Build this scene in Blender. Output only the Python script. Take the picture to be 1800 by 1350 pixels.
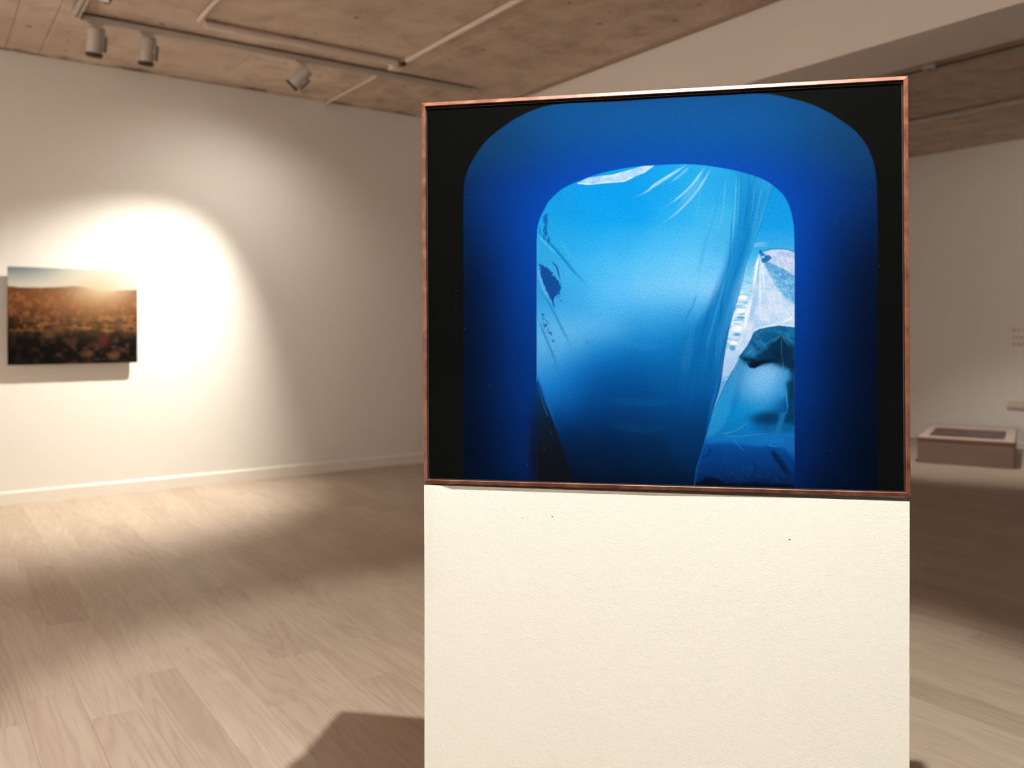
import bpy, bmesh, math, random
import numpy as np
from mathutils import Vector, Matrix

random.seed(7)
for o in list(bpy.data.objects):
    bpy.data.objects.remove(o, do_unlink=True)
C = bpy.context.scene.collection

# ------------------------------------------------------------------ camera
# World: X runs along the long white wall, Y towards it, Z up. Camera stands at the origin.
EYE, FPX, HORIZON = 1.55, 1505.0, 578.0
YAW = math.radians(35.0)
cy, sy = math.cos(YAW), math.sin(YAW)

def W(x, z):
    """metres to the right of / ahead of the camera -> world X, Y"""
    return (x * cy + z * sy, -x * sy + z * cy)

cam = bpy.data.cameras.new('camera')
cam.lens = FPX / 1800 * 36
cam.sensor_width = 36
cam.shift_y = (HORIZON - 675) / 1800
cam.clip_start, cam.clip_end = .05, 100
cam.dof.use_dof = True
cam.dof.focus_distance = 1.80
cam.dof.aperture_fstop = 3.4
co = bpy.data.objects.new('camera', cam)
co.location = (0, 0, EYE)
co.rotation_euler = (math.radians(90), 0, -YAW)
C.objects.link(co)
bpy.context.scene.camera = co

# ------------------------------------------------------------------ world, exposure
wd = bpy.data.worlds.new('world')
bpy.context.scene.world = wd
wd.use_nodes = True
wd.node_tree.nodes['Background'].inputs[0].default_value = (.9, .62, .42, 1)
wd.node_tree.nodes['Background'].inputs[1].default_value = 0.0
vs = bpy.context.scene.view_settings
vs.view_transform = 'Standard'
vs.look = 'None'
vs.gamma = 1
vs.use_curve_mapping = False
vs.exposure = 0.0

CEIL = 4.0
# the lamps' strength, aim (world X, Y, Z), cone and blend, in one place
PIC_LIGHT = dict(power=770, col=(1, .985, .89), cone=66, blend=.27, r=.018)
WALL_LIGHT = dict(power=1010, col=(1, .96, .83), cone=76, blend=1.0, r=.03, aim=(.6, 8.73, -.75))
WALL_SPILL = dict(power=70, col=(1, .95, .82), cone=150, blend=1.0, r=.03, aim=(2.0, 8.73, .0))   # the same lamp's soft outer beam
FLOOR_LIGHT = dict(power=205, col=(1, .93, .84), cone=58, blend=1.0, r=.04, aim=(-.5, 3.5, 0))
BENCH_LIGHT = dict(power=330, col=(1, .92, .82), cone=60, blend=1.0, r=.04)
FILL_SPOTS = [   # unseen spotlights added for ambient fill light: position, aim, power, cone
    ((-3.2, 2.0, 3.75), (-5.4, 2.2, 1.6), 2750, 95),
    ((-3.6, 6.0, 3.75), (-5.4, 6.4, 1.6), 2000, 95),
    ((-2.4, -3.0, 3.75), (-2.8, -5.4, 1.6), 650, 95),
    ((1.6, -3.2, 3.75), (1.8, -5.4, 1.6), 250, 95),
    ((9.0, 3.2, 3.75), (11.7, 4.2, 1.7), 50, 125),
]

# ------------------------------------------------------------------ helpers
def link(name, me, parent=None, mat=None):
    o = bpy.data.objects.new(name, me)
    C.objects.link(o)
    if parent is not None:
        o.parent = parent
    if mat is not None and me is not None and len(me.materials) == 0:
        me.materials.append(mat)
    return o

def tag(o, label=None, cat=None, group=None, kind=None):
    if label: o['label'] = label
    if cat: o['category'] = cat
    if group: o['group'] = group
    if kind: o['kind'] = kind
    return o

def empty(name, loc=(0, 0, 0), rz=0.0):
    o = bpy.data.objects.new(name, None)
    o.location = loc
    o.rotation_euler = (0, 0, rz)
    o.empty_display_size = .1
    C.objects.link(o)
    return o

def add_box(bm, x0, x1, y0, y1, z0, z1, bev=0.0, seg=2):
    r = bmesh.ops.create_cube(bm, size=1)
    vs_ = r['verts']
    for v in vs_:
        v.co = Vector(((x0 + x1) / 2 + v.co.x * (x1 - x0), (y0 + y1) / 2 + v.co.y * (y1 - y0), (z0 + z1) / 2 + v.co.z * (z1 - z0)))
    if bev:
        ed = list({e for v in vs_ for e in v.link_edges})
        bmesh.ops.bevel(bm, geom=ed, offset=bev, segments=seg, affect='EDGES', profile=.5)

def add_cyl(bm, p0, p1, r0, r1=None, seg=24, caps=True):
    r1 = r0 if r1 is None else r1
    p0, p1 = Vector(p0), Vector(p1)
    d = p1 - p0
    q = d.to_track_quat('Z', 'Y').to_matrix().to_4x4()
    m = Matrix.Translation((p0 + p1) / 2) @ q
    bmesh.ops.create_cone(bm, cap_ends=caps, segments=seg, radius1=r0, radius2=r1, depth=d.length, matrix=m)

def add_prism(bm, prof, axis, a, b):
    """extrude a closed 2-D profile along 'x', 'y' or 'z' from a to b"""
    def P(p, t):
        return {'x': (t, p[0], p[1]), 'y': (p[0], t, p[1]), 'z': (p[0], p[1], t)}[axis]
    va = [bm.verts.new(P(p, a)) for p in prof]
    vb = [bm.verts.new(P(p, b)) for p in prof]
    n = len(prof)
    for i in range(n):
        bm.faces.new((va[i], va[(i + 1) % n], vb[(i + 1) % n], vb[i]))
    bm.faces.new(va[::-1]); bm.faces.new(vb)
    bmesh.ops.recalc_face_normals(bm, faces=bm.faces[:])

def add_lathe(bm, prof, seg=32):
    """prof: (radius, z) pairs"""
    rings = []
    for r, z in prof:
        rings.append([bm.verts.new((max(r, 1e-5) * math.cos(2 * math.pi * k / seg), max(r, 1e-5) * math.sin(2 * math.pi * k / seg), z)) for k in range(seg)])
    for a, b in zip(rings, rings[1:]):
        for k in range(seg):
            bm.faces.new((a[k], a[(k + 1) % seg], b[(k + 1) % seg], b[k]))

def mesh(bm, name, smooth=False):
    me = bpy.data.meshes.new(name)
    bm.to_mesh(me); bm.free()
    if smooth:
        for p in me.polygons: p.use_smooth = True
        try: me.set_sharp_from_angle(angle=math.radians(35))
        except Exception: pass
    return me

def box(name, b, mat, parent=None, bev=0.0):
    bm = bmesh.new(); add_box(bm, *b, bev=bev)
    return link(name, mesh(bm, name), parent, mat)

# ------------------------------------------------------------------ materials
class NT:
    def __init__(s, name):
        s.m = bpy.data.materials.new(name); s.m.use_nodes = True
        s.t = s.m.node_tree; s.n = s.t.nodes; s.l = s.t.links
        s.b = s.n['Principled BSDF']
    def node(s, typ, **kw):
        n = s.n.new(typ)
        for k, v in kw.items(): setattr(n, k, v)
        return n
    def math(s, op, a, b=None, c=None, clamp=False):
        n = s.n.new('ShaderNodeMath'); n.operation = op; n.use_clamp = clamp
        for i, v in enumerate((a, b, c)):
            if v is None: continue
            if isinstance(v, (int, float)): n.inputs[i].default_value = v
            else: s.l.new(v, n.inputs[i])
        return n.outputs[0]
    def val(s, inp, v):
        if hasattr(v, 'is_output') or hasattr(v, 'links'): s.l.new(v, inp)
        else: inp.default_value = v
    def noise(s, vec, scale, detail=4, rough=.5, dist=0):
        n = s.n.new('ShaderNodeTexNoise')
        if vec is not None: s.l.new(vec, n.inputs['Vector'])
        n.inputs['Scale'].default_value = scale; n.inputs['Detail'].default_value = detail
        n.inputs['Roughness'].default_value = rough; n.inputs['Distortion'].default_value = dist
        return n.outputs['Fac']
    def mapping(s, vec, scale=(1, 1, 1), loc=(0, 0, 0)):
        n = s.n.new('ShaderNodeMapping'); s.l.new(vec, n.inputs[0])
        n.inputs['Scale'].default_value = scale; n.inputs['Location'].default_value = loc
        return n.outputs[0]
    def pos(s):
        return s.n.new('ShaderNodeNewGeometry').outputs['Position']
    def obj(s):
        return s.n.new('ShaderNodeTexCoord').outputs['Object']
    def ramp(s, fac, stops, interp='LINEAR'):
        n = s.n.new('ShaderNodeValToRGB'); s.l.new(fac, n.inputs[0]); n.color_ramp.interpolation = interp
        e = n.color_ramp.elements
        while len(e) < len(stops): e.new(.5)
        for k, (p, c) in enumerate(stops):
            e[k].position = p; e[k].color = c if len(c) == 4 else (*c, 1)
        return n.outputs[0]
    def mix(s, fac, a, b, mode='MIX'):
        n = s.n.new('ShaderNodeMix'); n.data_type = 'RGBA'; n.blend_type = mode
        if isinstance(fac, (int, float)): n.inputs[0].default_value = fac
        else: s.l.new(fac, n.inputs[0])
        for k, v in ((6, a), (7, b)):
            if isinstance(v, tuple): n.inputs[k].default_value = v if len(v) == 4 else (*v, 1)
            else: s.l.new(v, n.inputs[k])
        return n.outputs[2]
    def bump(s, h, strength=.2, dist=.01):
        n = s.n.new('ShaderNodeBump'); n.inputs['Strength'].default_value = strength; n.inputs['Distance'].default_value = dist
        s.l.new(h, n.inputs['Height']); s.l.new(n.outputs[0], s.b.inputs['Normal'])
    def base(s, c):
        if isinstance(c, tuple): s.b.inputs['Base Color'].default_value = (*c[:3], 1)
        else: s.l.new(c, s.b.inputs['Base Color'])
    def set(s, rough=.6, spec=.3, metal=0):
        s.b.inputs['Roughness'].default_value = rough; s.b.inputs['Specular IOR Level'].default_value = spec
        s.b.inputs['Metallic'].default_value = metal

def plain(name, c, rough=.6, spec=.3, metal=0, var=.06, scale=6):
    t = NT(name)
    n = t.noise(t.pos(), scale, 3)
    t.base(t.mix(n, tuple(x * (1 - var) for x in c), tuple(min(1, x * (1 + var)) for x in c)))
    t.set(rough, spec, metal)
    return t.m

def wall_mat(name, c):
    t = NT(name); p = t.pos()
    n = t.noise(p, .8, 3)
    t.base(t.mix(n, tuple(x * .96 for x in c), tuple(x * 1.02 for x in c)))
    t.bump(t.noise(p, 160, 3), .12, .002); t.set(.75, .2)
    return t.m

M_WALL = wall_mat('white_wall_paint', (.80, .77, .74))
M_BEAM = wall_mat('beam_paint', (.74, .69, .65))
M_BASE = plain('baseboard_paint', (.80, .75, .69), .4, .4)
M_TRACK = plain('track_white_metal', (.52, .46, .42), .45, .4)
M_TRACK_IN = plain('track_groove', (.13, .09, .075), .6, .2)
M_PIPE = plain('conduit_paint', (.66, .56, .50), .45, .4)
M_LAMP = plain('lamp_white_paint', (.50, .46, .42), .45, .4)
M_LAMPD = plain('lamp_dark_ring', (.06, .05, .045), .5, .3)
M_LAMPG = plain('lamp_grey_driver', (.22, .19, .18), .5, .3)
M_BLACK = plain('black_backing', (.006, .006, .006), .7, .15)
M_DARKMETAL = plain('bracket_dark', (.05, .04, .035), .5, .3)

def glow(name, c, s):
    m = bpy.data.materials.new(name); m.use_nodes = True
    b = m.node_tree.nodes['Principled BSDF']
    b.inputs['Base Color'].default_value = (.8, .8, .8, 1)
    b.inputs['Emission Color'].default_value = (*c, 1); b.inputs['Emission Strength'].default_value = s
    return m
M_GLOW = glow('lit_lens', (1, .93, .78), 14)
M_LENS = plain('unlit_lens', (.2, .19, .17), .15, .5)

# concrete ceiling: mottled board-marked cement with stains, pin holes and a dirty line along the long wall
def concrete():
    t = NT('raw_concrete'); p = t.pos()
    big = t.noise(p, .55, 5, .6); mid = t.noise(p, 3.2, 6, .65, .4)
    streak = t.noise(t.mapping(p, (9, .7, 1)), 1.6, 5, .6)
    c = t.ramp(mid, [(.25, (.37, .28, .22)), (.5, (.62, .49, .395)), (.78, (.76, .63, .53))])
    c = t.mix(t.math('MULTIPLY', t.math('SUBTRACT', streak, .46), 1.2, clamp=True), c, (.74, .60, .49))
    c = t.mix(t.math('MULTIPLY', t.math('SUBTRACT', big, .47), 3.0, clamp=True), c, (.50, .39, .315))
    # board seams left by the formwork (thin pale ridges)
    sx = t.node('ShaderNodeSeparateXYZ'); t.l.new(p, sx.inputs[0])
    wob = t.math('MULTIPLY', t.math('SUBTRACT', t.noise(p, 1.1, 3), .5), .05)
    ux = t.math('ADD', sx.outputs[0], wob)
    fr = t.math('FRACT', t.math('MULTIPLY', ux, 1 / .235))
    d = t.math('ABSOLUTE', t.math('SUBTRACT', fr, .5))
    seam = t.math('GREATER_THAN', d, .465)
    gate = t.math('GREATER_THAN', t.noise(t.mapping(p, (3, .8, 1)), 1.0, 2), .50)
    seam = t.math('MULTIPLY', seam, gate)
    c = t.mix(t.math('MULTIPLY', seam, .30), c, (.70, .54, .42))
    # dark pin holes / blots
    v = t.node('ShaderNodeTexVoronoi'); v.voronoi_dimensions = '2D'; v.inputs['Scale'].default_value = 2.4
    t.l.new(p, v.inputs['Vector'])
    wn = t.node('ShaderNodeSeparateColor'); t.l.new(v.outputs['Color'], wn.inputs[0])
    rad = t.math('MULTIPLY', wn.outputs[0], .075)
    dd = t.math('ADD', v.outputs['Distance'], t.math('MULTIPLY', t.math('SUBTRACT', t.noise(p, 22, 3), .5), .09))
    spot = t.math('MULTIPLY', t.math('SUBTRACT', rad, dd), 30, clamp=True)
    c = t.mix(t.math('MULTIPLY', spot, .75), c, (.12, .06, .04))
    # dirt where the slab meets the long wall
    e = t.math('SUBTRACT', 8.73, sx.outputs[1])
    dn = t.math('MULTIPLY', t.math('SUBTRACT', t.noise(t.mapping(p, (1.4, 3, 1)), 2.2, 6, .7), .36), .62)
    dirt = t.math('MULTIPLY', t.math('SUBTRACT', dn, e), 14, clamp=True)
    c = t.mix(t.math('MULTIPLY', dirt, .85), c, (.13, .07, .05))
    t.base(c); t.set(.85, .15)
    t.bump(t.math('ADD', t.noise(p, 30, 6, .7), t.math('MULTIPLY', seam, .6)), .35, .01)
    return t.m
M_CONC = concrete()

# pale oak planks; each plank carries a random value that shifts its tone and grain
def oak():
    t = NT('pale_oak_laminate'); p = t.pos()
    at = t.node('ShaderNodeAttribute'); at.attribute_name = 'plank_rnd'
    rnd = at.outputs['Fac']
    cb = t.node('ShaderNodeCombineXYZ')
    t.l.new(t.math('MULTIPLY', rnd, 37.0), cb.inputs[0]); t.l.new(t.math('MULTIPLY', rnd, 91.0), cb.inputs[1])
    va = t.node('ShaderNodeVectorMath', operation='ADD'); t.l.new(p, va.inputs[0]); t.l.new(cb.outputs[0], va.inputs[1])
    q = va.outputs[0]
    # cathedral figure: contour bands of a stretched noise
    s = t.noise(t.mapping(q, (5.0, .32, 1)), 1.0, 2, .4, .12)
    fr = t.math('FRACT', t.math('MULTIPLY', s, 20))
    band = t.math('ABSOLUTE', t.math('SUBTRACT', fr, .5))
    fine = t.noise(t.mapping(q, (120, 4, 1)), 1.0, 4, .6)
    soft = t.noise(t.mapping(q, (9, .9, 1)), 1.0, 3, .5)
    pale, mid, dark = (.50, .415, .335), (.425, .335, .265), (.33, .238, .186)
    c = t.mix(t.math('MULTIPLY', t.math('POWER', t.math('MULTIPLY', band, 2.0), 2.4), .62), pale, (.375, .283, .217))
    c = t.mix(t.math('MULTIPLY', t.math('SUBTRACT', soft, .40), 2.6, clamp=True), c, mid)
    c = t.mix(t.math('MULTIPLY', t.math('SUBTRACT', fine, .50), 2.2, clamp=True), c, dark)
    tone = t.ramp(rnd, [(0, (.90, .87, .86)), (.3, (.97, .96, .95)), (.6, (1, 1, 1)), (.85, (1.04, 1.04, 1.03)), (1, (.93, .90, .89))])
    c = t.mix(1.0, c, tone, 'MULTIPLY')
    t.base(c); t.set(.50, .28)
    t.bump(fine, .10, .002)
    return t.m
M_OAK = oak()
M_SUB = plain('floor_underlay', (.10, .07, .05), .8, .1)

def walnut():
    t = NT('reddish_walnut'); p = t.obj()
    a = t.noise(t.mapping(p, (25, 25, 25)), 1.0, 4, .6, .6)
    c = t.ramp(a, [(.28, (.085, .022, .013)), (.5, (.165, .058, .034)), (.72, (.28, .125, .072))])
    g = t.noise(p, 420, 3, .6)
    c = t.mix(t.math('MULTIPLY', t.math('SUBTRACT', g, .45), 1.6, clamp=True), c, (.20, .07, .045))
    t.base(c); t.set(.42, .35)
    return t.m
M_WOOD = walnut()

# roller-painted plinth: pale paint with fine stipple, a faint seam and some tiny chips (in the plinth's own metres)
def plinth_paint():
    t = NT('stippled_plinth_paint'); p = t.obj()
    sx = t.node('ShaderNodeSeparateXYZ'); t.l.new(p, sx.inputs[0])
    c = t.mix(t.noise(p, 2.2, 3), (.79, .815, .785), (.765, .770, .73))
    for (x, z, r) in ((.286, 1.146, .0020), (.775, 1.119, .0022), (.220, 1.140, .0012), (.246, 1.131, .0010), (.150, 1.128, .0009)):
        q = t.node('ShaderNodeVectorMath', operation='DISTANCE')
        k = t.node('ShaderNodeCombineXYZ'); t.l.new(sx.outputs[0], k.inputs[0]); t.l.new(t.math('MULTIPLY', sx.outputs[2], 1.6), k.inputs[2])
        t.l.new(k.outputs[0], q.inputs[0]); q.inputs[1].default_value = (x, 0, z * 1.6)
        dd = t.math('ADD', q.outputs['Value'], t.math('MULTIPLY', t.noise(p, 500, 2), .0012))
        c = t.mix(t.math('LESS_THAN', dd, r + .0006), c, (.10, .09, .09))
    t.base(c); t.set(.6, .25)
    st = t.noise(p, 430, 3, .55); big = t.noise(p, 90, 2)
    wav = t.math('MULTIPLY', t.math('SUBTRACT', t.noise(p, 6, 2), .5), .02)
    ln = t.math('LESS_THAN', t.math('ABSOLUTE', t.math('SUBTRACT', t.math('ADD', sx.outputs[2], wav), .885)), .0012)
    h = t.math('ADD', t.math('ADD', st, t.math('MULTIPLY', big, .5)), t.math('MULTIPLY', ln, .35))
    t.bump(h, .30, .0022)
    return t.m
M_PLINTH = plinth_paint()

def attr_print(name, grain=.25, scale=900, rough=.6, spec=.03):
    t = NT(name)
    at = t.node('ShaderNodeAttribute'); at.attribute_name = 'ink'
    c = at.outputs['Color']
    if grain:
        n = t.noise(t.obj(), scale, 2, .7)
        k = t.math('ADD', t.math('MULTIPLY', t.math('SUBTRACT', n, .5), grain * 2), 1.0)
        cc = t.node('ShaderNodeCombineColor')
        for i in range(3): t.l.new(k, cc.inputs[i])
        c = t.mix(1.0, c, cc.outputs[0], 'MULTIPLY')
    t.base(c); t.set(rough, spec)
    return t.m

# ------------------------------------------------------------------ room shell
U0, U1 = -5.6, 11.72       # left end, far right wall
V0, V1 = -5.6, 8.73        # behind the camera, long white wall
BEAM_U0, BEAM_U1, BEAM_Z = 5.27, 5.92, EYE + 1.892
T = .15

fl = tag(box('floor', (U0, U1, V0, V1, -.06, -.012), M_SUB), kind='structure')
cl = tag(box('ceiling', (U0 - T, U1 + T, V0 - T, V1 + T, CEIL + .03, CEIL + .15), M_CONC), kind='structure')
tag(box('wall_back', (U0 - T, U1 + T, V1, V1 + T, -.06, CEIL + .03), M_WALL), kind='structure')
tag(box('wall_right', (U1, U1 + T, V0, V1, -.06, CEIL + .03), M_WALL), kind='structure')
tag(box('wall_left', (U0 - T, U0, V0, V1, -.06, CEIL + .03), M_WALL), kind='structure')
tag(box('wall_front', (U0 - T, U1 + T, V0 - T, V0, -.06, CEIL + .03), M_WALL), kind='structure')

# ceiling slabs with recessed joints running away from the camera
cuts = [U0, -4.3, -3.05, -1.8, -.55, .66, .92, 2.48, 3.90, 5.265]
cuts2 = [5.93, 7.2, 8.45, 9.25, 10.36, 10.50, U1]
for cs in (cuts, cuts2):
    for a, b in zip(cs, cs[1:]):
        bm = bmesh.new(); add_box(bm, a + .0018, b - .0018, V0 + .002, V1 - .002, CEIL, CEIL + .03, bev=.003, seg=1)
        link('concrete_slab', mesh(bm, 'concrete_slab'), cl, M_CONC)

# white dropped beam between the rooms, with a cable duct along its foot at the ceiling
bm = bmesh.new(); add_box(bm, BEAM_U0, BEAM_U1, V0, V1, BEAM_Z, CEIL + .03, bev=.004)
tag(link('ceiling_beam', mesh(bm, 'ceiling_beam'), None, M_BEAM), kind='structure')
bm = bmesh.new()
add_box(bm, BEAM_U0 - .055, BEAM_U0 - .012, V0 + .01, V1 - .01, CEIL - .022, CEIL - .001, bev=.003)
tag(link('trim_1', mesh(bm, 'trim_1'), None, plain('duct_brown', (.36, .25, .19), .6, .2)), kind='structure')

# baseboards with a bevelled top
def baseboard(name, axis, at, sgn, a, b, h=.10, d=.016):
    prof = [(at, 0), (at + sgn * d, 0), (at + sgn * d, h - .014), (at + sgn * .006, h), (at, h)]
    bm = bmesh.new(); add_prism(bm, prof, axis, a, b)
    return tag(link(name, mesh(bm, name), None, M_BASE), kind='structure')
baseboard('baseboard_back', 'x', V1, -1, U0, U1, .115)
baseboard('baseboard_right', 'y', U1, -1, V0, V1 - .02)
baseboard('baseboard_left', 'y', U0, 1, V0, V1 - .02)
baseboard('baseboard_front', 'x', V0, 1, U0 + .02, U1 - .02)

# ------------------------------------------------------------------ oak planks
def project(x, y, z):
    X = x * cy - y * sy; Z = x * sy + y * cy
    return 900 + FPX * X / Z, HORIZON + FPX * (EYE - z) / Z, Z
PW, PL = .205, 1.30
U_ORG, V_ORG = .37, 3.85
planks = []
k0, k1 = int((U0 - U_ORG) / PW) - 1, int((U1 - U_ORG) / PW) + 1
for k in range(k0, k1 + 1):
    rr = random.Random(k * 131 + 5)
    off = {0: 4.09, 1: 3.54 + .2, 2: 4.09, -1: 3.85, -2: 3.2}.get(k, rr.random() * PL)
    off %= PL
    a, b = U_ORG + k * PW, U_ORG + (k + 1) * PW
    a, b = max(a, U0 + .004), min(b, U1 - .004)
    if b - a < .01: continue
    j = int((V0 - off) / PL) - 2
    while True:
        y0, y1 = off + j * PL, off + (j + 1) * PL
        j += 1
        if y0 > V1: break
        y0, y1 = max(y0, V0 + .004), min(y1, V1 - .004)
        if y1 - y0 < .03: continue
        # size in view
        pts = []
        for t in np.linspace(0, 1, 6):
            for u in (a, b):
                X = u * cy - (y0 + (y1 - y0) * t) * sy; Z = u * sy + (y0 + (y1 - y0) * t) * cy
                if Z > .8:
                    px, py, _ = project(u, y0 + (y1 - y0) * t, 0)
                    if -10 < px < 1810 and py < 1365 and not (760 < px < 1585): pts.append((px, py))
        area = 0
        if len(pts) >= 3:
            P = np.array(pts); area = len(pts) * (np.ptp(P[:, 0]) + 4) * (np.ptp(P[:, 1]) + 4)
        planks.append((area, a, b, y0, y1, rr.random()))
planks.sort(key=lambda t: -t[0])

def plank_geo(a, b, y0, y1):
    g, bv, zt, zb = .0002, .0006, 0.0, -.0115
    x0, x1, q0, q1 = a + g, b - g, y0 + g, y1 - g
    vs_ = [(x0, q0, zb), (x1, q0, zb), (x1, q1, zb), (x0, q1, zb),
           (x0, q0, zt - bv), (x1, q0, zt - bv), (x1, q1, zt - bv), (x0, q1, zt - bv),
           (x0 + bv, q0 + bv, zt), (x1 - bv, q0 + bv, zt), (x1 - bv, q1 - bv, zt), (x0 + bv, q1 - bv, zt)]
    f = [(0, 1, 5, 4), (1, 2, 6, 5), (2, 3, 7, 6), (3, 0, 4, 7), (4, 5, 9, 8), (5, 6, 10, 9), (6, 7, 11, 10), (7, 4, 8, 11), (8, 9, 10, 11), (3, 2, 1, 0)]
    return vs_, f

def plank_mesh(items, name):
    V, F, R = [], [], []
    for (_, a, b, y0, y1, r) in items:
        vv, ff = plank_geo(a, b, y0, y1); n = len(V)
        V += vv; F += [tuple(i + n for i in f) for f in ff]; R += [r] * len(vv)
    me = bpy.data.meshes.new(name); me.from_pydata(V, [], F); me.update()
    at = me.attributes.new('plank_rnd', 'FLOAT', 'POINT'); at.data.foreach_set('value', R)
    return me
for it in planks[:300]:
    link('floor_plank', plank_mesh([it], 'floor_plank'), fl, M_OAK)
tag(link('remaining_planks', plank_mesh(planks[300:], 'remaining_planks'), fl, M_OAK), kind='stuff')

# ------------------------------------------------------------------ plinth and framed photograph
PS = .84                                             # height of the framed photograph
P0 = (-.2328 * PS, 2.2463 * PS)                      # front left corner, camera metres
pd = math.atan2(-(2.2463 - 2.028), (.9453 + .2328))  # its direction
ax = (math.cos(pd), math.sin(pd))
PWID = PS * math.hypot(.9453 + .2328, 2.2463 - 2.028)
w0 = W(*P0); w1 = W(P0[0] + ax[0], P0[1] + ax[1])
RZ = math.atan2(w1[1] - w0[1], w1[0] - w0[0])
ZB = EYE - (850 - HORIZON) / FPX * P0[1]             # bottom edge of the frame
ZT = ZB + PS
PROUD, FD = .006, .040                               # frame stands proud of the plinth; frame depth
PT = .225                                            # plinth thickness

pl = empty('display_plinth', (w0[0], w0[1], 0), RZ)
tag(pl, 'tall off-white painted display plinth standing alone, carrying the framed blue photograph', 'plinth')
# lower block: the plaster swells forward at its left edge, so the frame's shadow tapers away there
flat_, bump_ = (.0062, .0062, .0062, .0062, .0062, .0062, .0062, .0062, .0056, .0046), (.0016, .0014, .0015, .0013, .0028, .0046, .0060, .0064, .0052, .0036)
secx = (.0012, .010, .016, .022, .034, .048, .064, .50, .75, PWID - .002)
bm = bmesh.new(); rows = []
for z in (0, ZB - .30, ZB - .22, ZB - .15, ZB - .10, ZB - .06, ZB - .03, ZB - .0040):
    k = max(0, min(1, (z - (ZB - .30)) / .30)); k = k * k * (3 - 2 * k)
    rows.append([bm.verts.new((x, f * (1 - k) + g * k, z)) for x, f, g in zip(secx, flat_, bump_)] +
                [bm.verts.new((PWID - .0010, .0075, z)), bm.verts.new((PWID - .0010, PT, z)), bm.verts.new((.0006, PT, z)), bm.verts.new((.0006, .0075, z))])
for A_, B_ in zip(rows, rows[1:]):
    n = len(A_)
    for i in range(n): bm.faces.new((A_[i], A_[(i + 1) % n], B_[(i + 1) % n], B_[i]))
bm.faces.new(rows[0]); bm.faces.new(rows[-1][::-1])
bmesh.ops.recalc_face_normals(bm, faces=bm.faces[:])
link('plinth_body', mesh(bm, 'plinth_body', True), pl, M_PLINTH)
box('upper_panel', (.0012, PWID - .0012, FD + .003, PT, ZB - .0038, ZT - .002), M_PLINTH, pl, bev=.001)

fr = empty('framed_photograph', (w0[0], w0[1], ZB), RZ)
TILT = math.radians(.33)
fr.rotation_euler = (0, -TILT, RZ)
tag(fr, 'large blue photograph of an arched opening hung with plastic, in thin reddish wood frame', 'framed photo')
FW = .0088
def member(prof_in, p, q, inward):
    """mitred frame member between outer corners p and q (x, z); inward = unit vector to the inside"""
    p, q = Vector((p[0], 0, p[1])), Vector((q[0], 0, q[1])); n = Vector((inward[0], 0, inward[1]))
    d = (q - p).normalized()
    bm = bmesh.new(); A, B = [], []
    for (w, dep) in prof_in:
        A.append(bm.verts.new(p + n * w + d * w + Vector((0, dep, 0))))
        B.append(bm.verts.new(q + n * w - d * w + Vector((0, dep, 0))))
    k = len(A)
    for i in range(k): bm.faces.new((A[i], A[(i + 1) % k], B[(i + 1) % k], B[i]))
    bm.faces.new(A[::-1]); bm.faces.new(B)
    bmesh.ops.recalc_face_normals(bm, faces=bm.faces[:])
    return mesh(bm, 'frame_member')
mp = [(0, .0030), (.0006, .0020), (FW - .0008, 0), (FW, .0008), (FW, FD), (0, FD)]
H_ = PS
for (p, q, n) in (((0, H_), (PWID, H_), (0, -1)), ((0, 0), (PWID, 0), (0, 1)), ((0, 0), (0, H_), (1, 0)), ((PWID, 0), (PWID, H_), (-1, 0))):
    prf = [(0, .0046), (.0006, .0034)] + mp[2:] if n[1] == -1 else mp      # the top member is rounded off more
    link('frame_member', member(prf, p, q, n), fr, M_WOOD)
box('backing', (FW + .0003, PWID - FW - .0003, .016, .030, FW + .0003, H_ - FW - .0003), M_BLACK, fr)

# ---- the printed image: colour per vertex of a fine grid, measured in the photograph's own picture units
def lin(c):
    c = np.asarray(c, float) / 255
    return np.where(c <= .04045, c / 12.92, ((c + .055) / 1.055) ** 2.4)
def smooth(e0, e1, x):
    t = np.clip((x - e0) / (e1 - e0), 0, 1); return t * t * (3 - 2 * t)
def vnoise(x, y, seed):
    rs = np.random.RandomState(seed); g = rs.rand(257, 257)
    xi, yi = np.floor(x).astype(int), np.floor(y).astype(int); fx, fy = x - xi, y - yi
    fx, fy = fx * fx * (3 - 2 * fx), fy * fy * (3 - 2 * fy)
    a = g[yi % 257, xi % 257]; b = g[yi % 257, (xi + 1) % 257]; c = g[(yi + 1) % 257, xi % 257]; d = g[(yi + 1) % 257, (xi + 1) % 257]
    return (a * (1 - fx) + b * fx) * (1 - fy) + (c * (1 - fx) + d * fx) * fy
def fbm(x, y, seed, o=4):
    s = 0; a = .5
    for k in range(o): s = s + a * vnoise(x * 2 ** k, y * 2 ** k, seed + k); a *= .5
    return s / (1 - .5 ** o)
def seg_d(x, y, pts, closed=True):
    d = np.full(x.shape, 1e9); n = len(pts)
    for i in range(n if closed else n - 1):
        ax_, ay = pts[i]; bx, by = pts[(i + 1) % n]
        dx, dy = bx - ax_, by - ay; L = dx * dx + dy * dy + 1e-9
        t = np.clip(((x - ax_) * dx + (y - ay) * dy) / L, 0, 1)
        d = np.minimum(d, np.hypot(x - ax_ - t * dx, y - ay - t * dy))
    return d
def inside(x, y, pts):
    r = np.zeros(x.shape, bool); n = len(pts)
    for i in range(n):
        x1, y1 = pts[i]; x2, y2 = pts[(i + 1) % n]
        if y1 == y2: continue
        c = (y1 > y) != (y2 > y)
        r ^= c & (x < (x2 - x1) * (y - y1) / (y2 - y1) + x1)
    return r
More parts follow.
